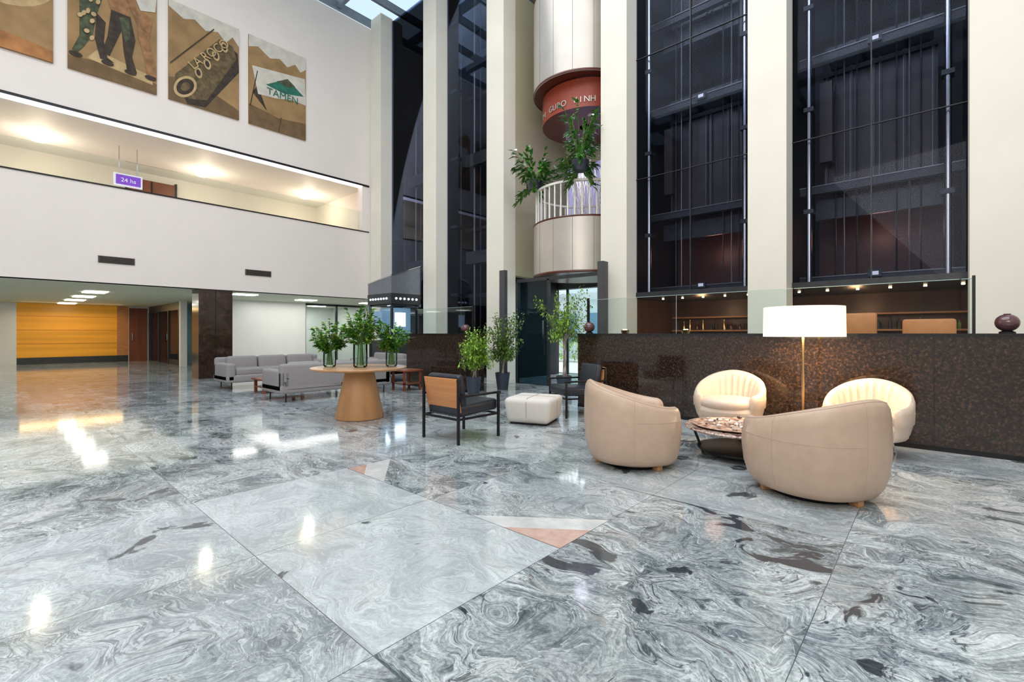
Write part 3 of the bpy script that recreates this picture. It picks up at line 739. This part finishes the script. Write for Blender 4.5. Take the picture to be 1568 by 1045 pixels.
# potted trees
def tree(loc,potr,poth,top,rad,leafk,nl,seed,size=.06,pot=True,z0=None):
    random.seed(seed); b=B()
    if pot:
        b.lathe([(potr*.72,0),(potr,poth),(potr*.9,poth),(potr*.86,poth-.03),(.01,poth-.03)],(0,0,0),'pot',28); b.lathe([(potr*.86,poth-.028),(.01,poth-.02)],(0,0,0),'soil',20)
    zc=z0 if z0 else poth+(top-poth)*.3
    for i in range(5):
        p=Vector((random.uniform(-.04,.04),random.uniform(-.04,.04),poth-.03)); q=Vector((random.uniform(-.1,.1),random.uniform(-.1,.1),zc)); b.tube(p,q,.012,'bark',.008,6)
        for j in range(6):
            e=Vector((random.uniform(-1,1)*rad*.9,random.uniform(-1,1)*rad*.9,random.uniform(zc-.1,top))); b.tube(q,e,.005,'bark',.002,5)
            for k in range(nl//30):
                p2=q.lerp(e,random.uniform(.35,1.1))+rv(.08); b.leaf(p2,rv(),Vector((0,0,1)),size*random.uniform(.7,1.3),size*.5,leafk)
    return b.done('potted_tree',loc)
tree((-6.66,6.28,0),.15,.36,1.30,.32,'leafb',2100,21,.07)
tree((-6.90,7.36,0),.16,.36,1.62,.38,'leafd',2400,22,.075)
tree((-5.85,8.15,0),.17,.30,2.15,.50,'leafb',1900,23,.075,z0=1.1)
# hanging balcony plants
def bplant(loc,rad,hz,seed,n,flowers):
    random.seed(seed); b=B()
    b.lathe([(.14,0),(.2,.22),(.17,.22),(.01,.2)],(0,0,0),'pot',20)
    for i in range(n):
        a=random.uniform(0,6.28); e=Vector((rad*math.cos(a)*random.uniform(.3,1),rad*math.sin(a)*random.uniform(.3,1),.2+hz*random.uniform(-.5,1))); b.tube((0,0,.2),e,.008,'stem',.003,5)
        for j in range(14):
            p=Vector((0,0,.2)).lerp(e,random.uniform(.4,1.05)); d=Vector((math.cos(a),math.sin(a),random.uniform(-1,.6)))+rv(.5); b.leaf(p,d,Vector((0,0,1)),random.uniform(.14,.30),.08,'leaf' if random.random()<.7 else 'leafd')
        if random.random()<flowers:
            for k in range(5): b.leaf(e,rv(),Vector((0,0,1)),.13,.08,'petal')
    b.done('balcony_plant',loc)
bplant((-7.10,8.70,4.62),.6,.7,31,30,.35); bplant((-5.75,8.60,4.75),.46,1.2,32,42,.1)

# ------------------------------------------------------------------ lights
def area(name,loc,rot,sx,sy,e,col=(1,1,1)):
    l=bpy.data.lights.new(name,'AREA'); l.shape='RECTANGLE'; l.size=sx; l.size_y=sy; l.energy=e; l.color=col
    o=bpy.data.objects.new(name,l); S.collection.objects.link(o); o.location=loc; o.rotation_euler=rot; return o
def point(name,loc,e,col,r=.1):
    l=bpy.data.lights.new(name,'POINT'); l.energy=e; l.color=col; l.shadow_soft_size=r
    o=bpy.data.objects.new(name,l); S.collection.objects.link(o); o.location=loc; return o
area('skylight_daylight',(-3.5,1.5,11.6),(0,0,0),13,10,1180,(.98,.98,1))
area('rear_fill_light',(1,-7,6),(R_(75),0,R_(20)),9,5,560,(1,.94,.87))  # added fill standing in for interior bounce; no window back here
point('lamp_bulb',(-1.07,5.97,1.36),16,(1,.68,.38),.08)
area('lamp_diffuser_glow',(-1.07,5.97,1.155),(0,0,0),.6,.6,36,(1,.64,.34))
for y in (.82,4.4,7.6): point('gallery_bulb',(-16.6,y,5.7),32,(1,.86,.66),.12)
point('gallery_bulb',(-16.6,-3,5.7),32,(1,.86,.66),.12)
area('recess_light',(-20.2,0.5,2.34),(0,0,0),9,7,140,(1,.93,.78))
area('recess_light',(-16.2,7.2,2.34),(0,0,0),3,2.8,60,(1,.98,.95))
area('amber_wash',(-25.3,2.2,2.34),(0,R_(-20),0),.4,3,22,(1,.66,.25))
area('recess_light',(-19.6,9.2,2.34),(0,0,0),1.5,1.5,34,(1,.98,.95))
for x in (-3.6,-1.0): point('bar_light',(x,9.9,1.7),8,(1,.52,.25),.08)
for x in (-3.5,-.7): point('shaft_glow',(x,10.4,3.0),5,(1,.45,.3),.2)
area('entrance_light',(-6.4,10.3,2.5),(0,0,0),1.5,1.2,50,(.85,.95,1))
area('outdoor_daylight',(-6.4,15,7),(0,0,0),10,5,1400,(.95,.98,1))
point('balcony_glow',(-6.4,9.6,5.2),16,(.8,.75,1),.2)
point('kiosk_glow',(-12.0,7.9,1.9),12,(.6,.8,1),.1)

w=bpy.data.worlds.new('World'); S.world=w; w.use_nodes=True
bg=w.node_tree.nodes['Background']; bg.inputs[0].default_value=(.76,.89,1,1); bg.inputs[1].default_value=1.1

cam=bpy.data.cameras.new('camera'); co=bpy.data.objects.new('camera',cam); S.collection.objects.link(co)
cam.sensor_width=36; cam.lens=16.48; cam.shift_y=-11.5/1568; cam.clip_end=200
co.location=(0,0,1.2); co.rotation_euler=(R_(90),0,R_(42)); S.camera=co
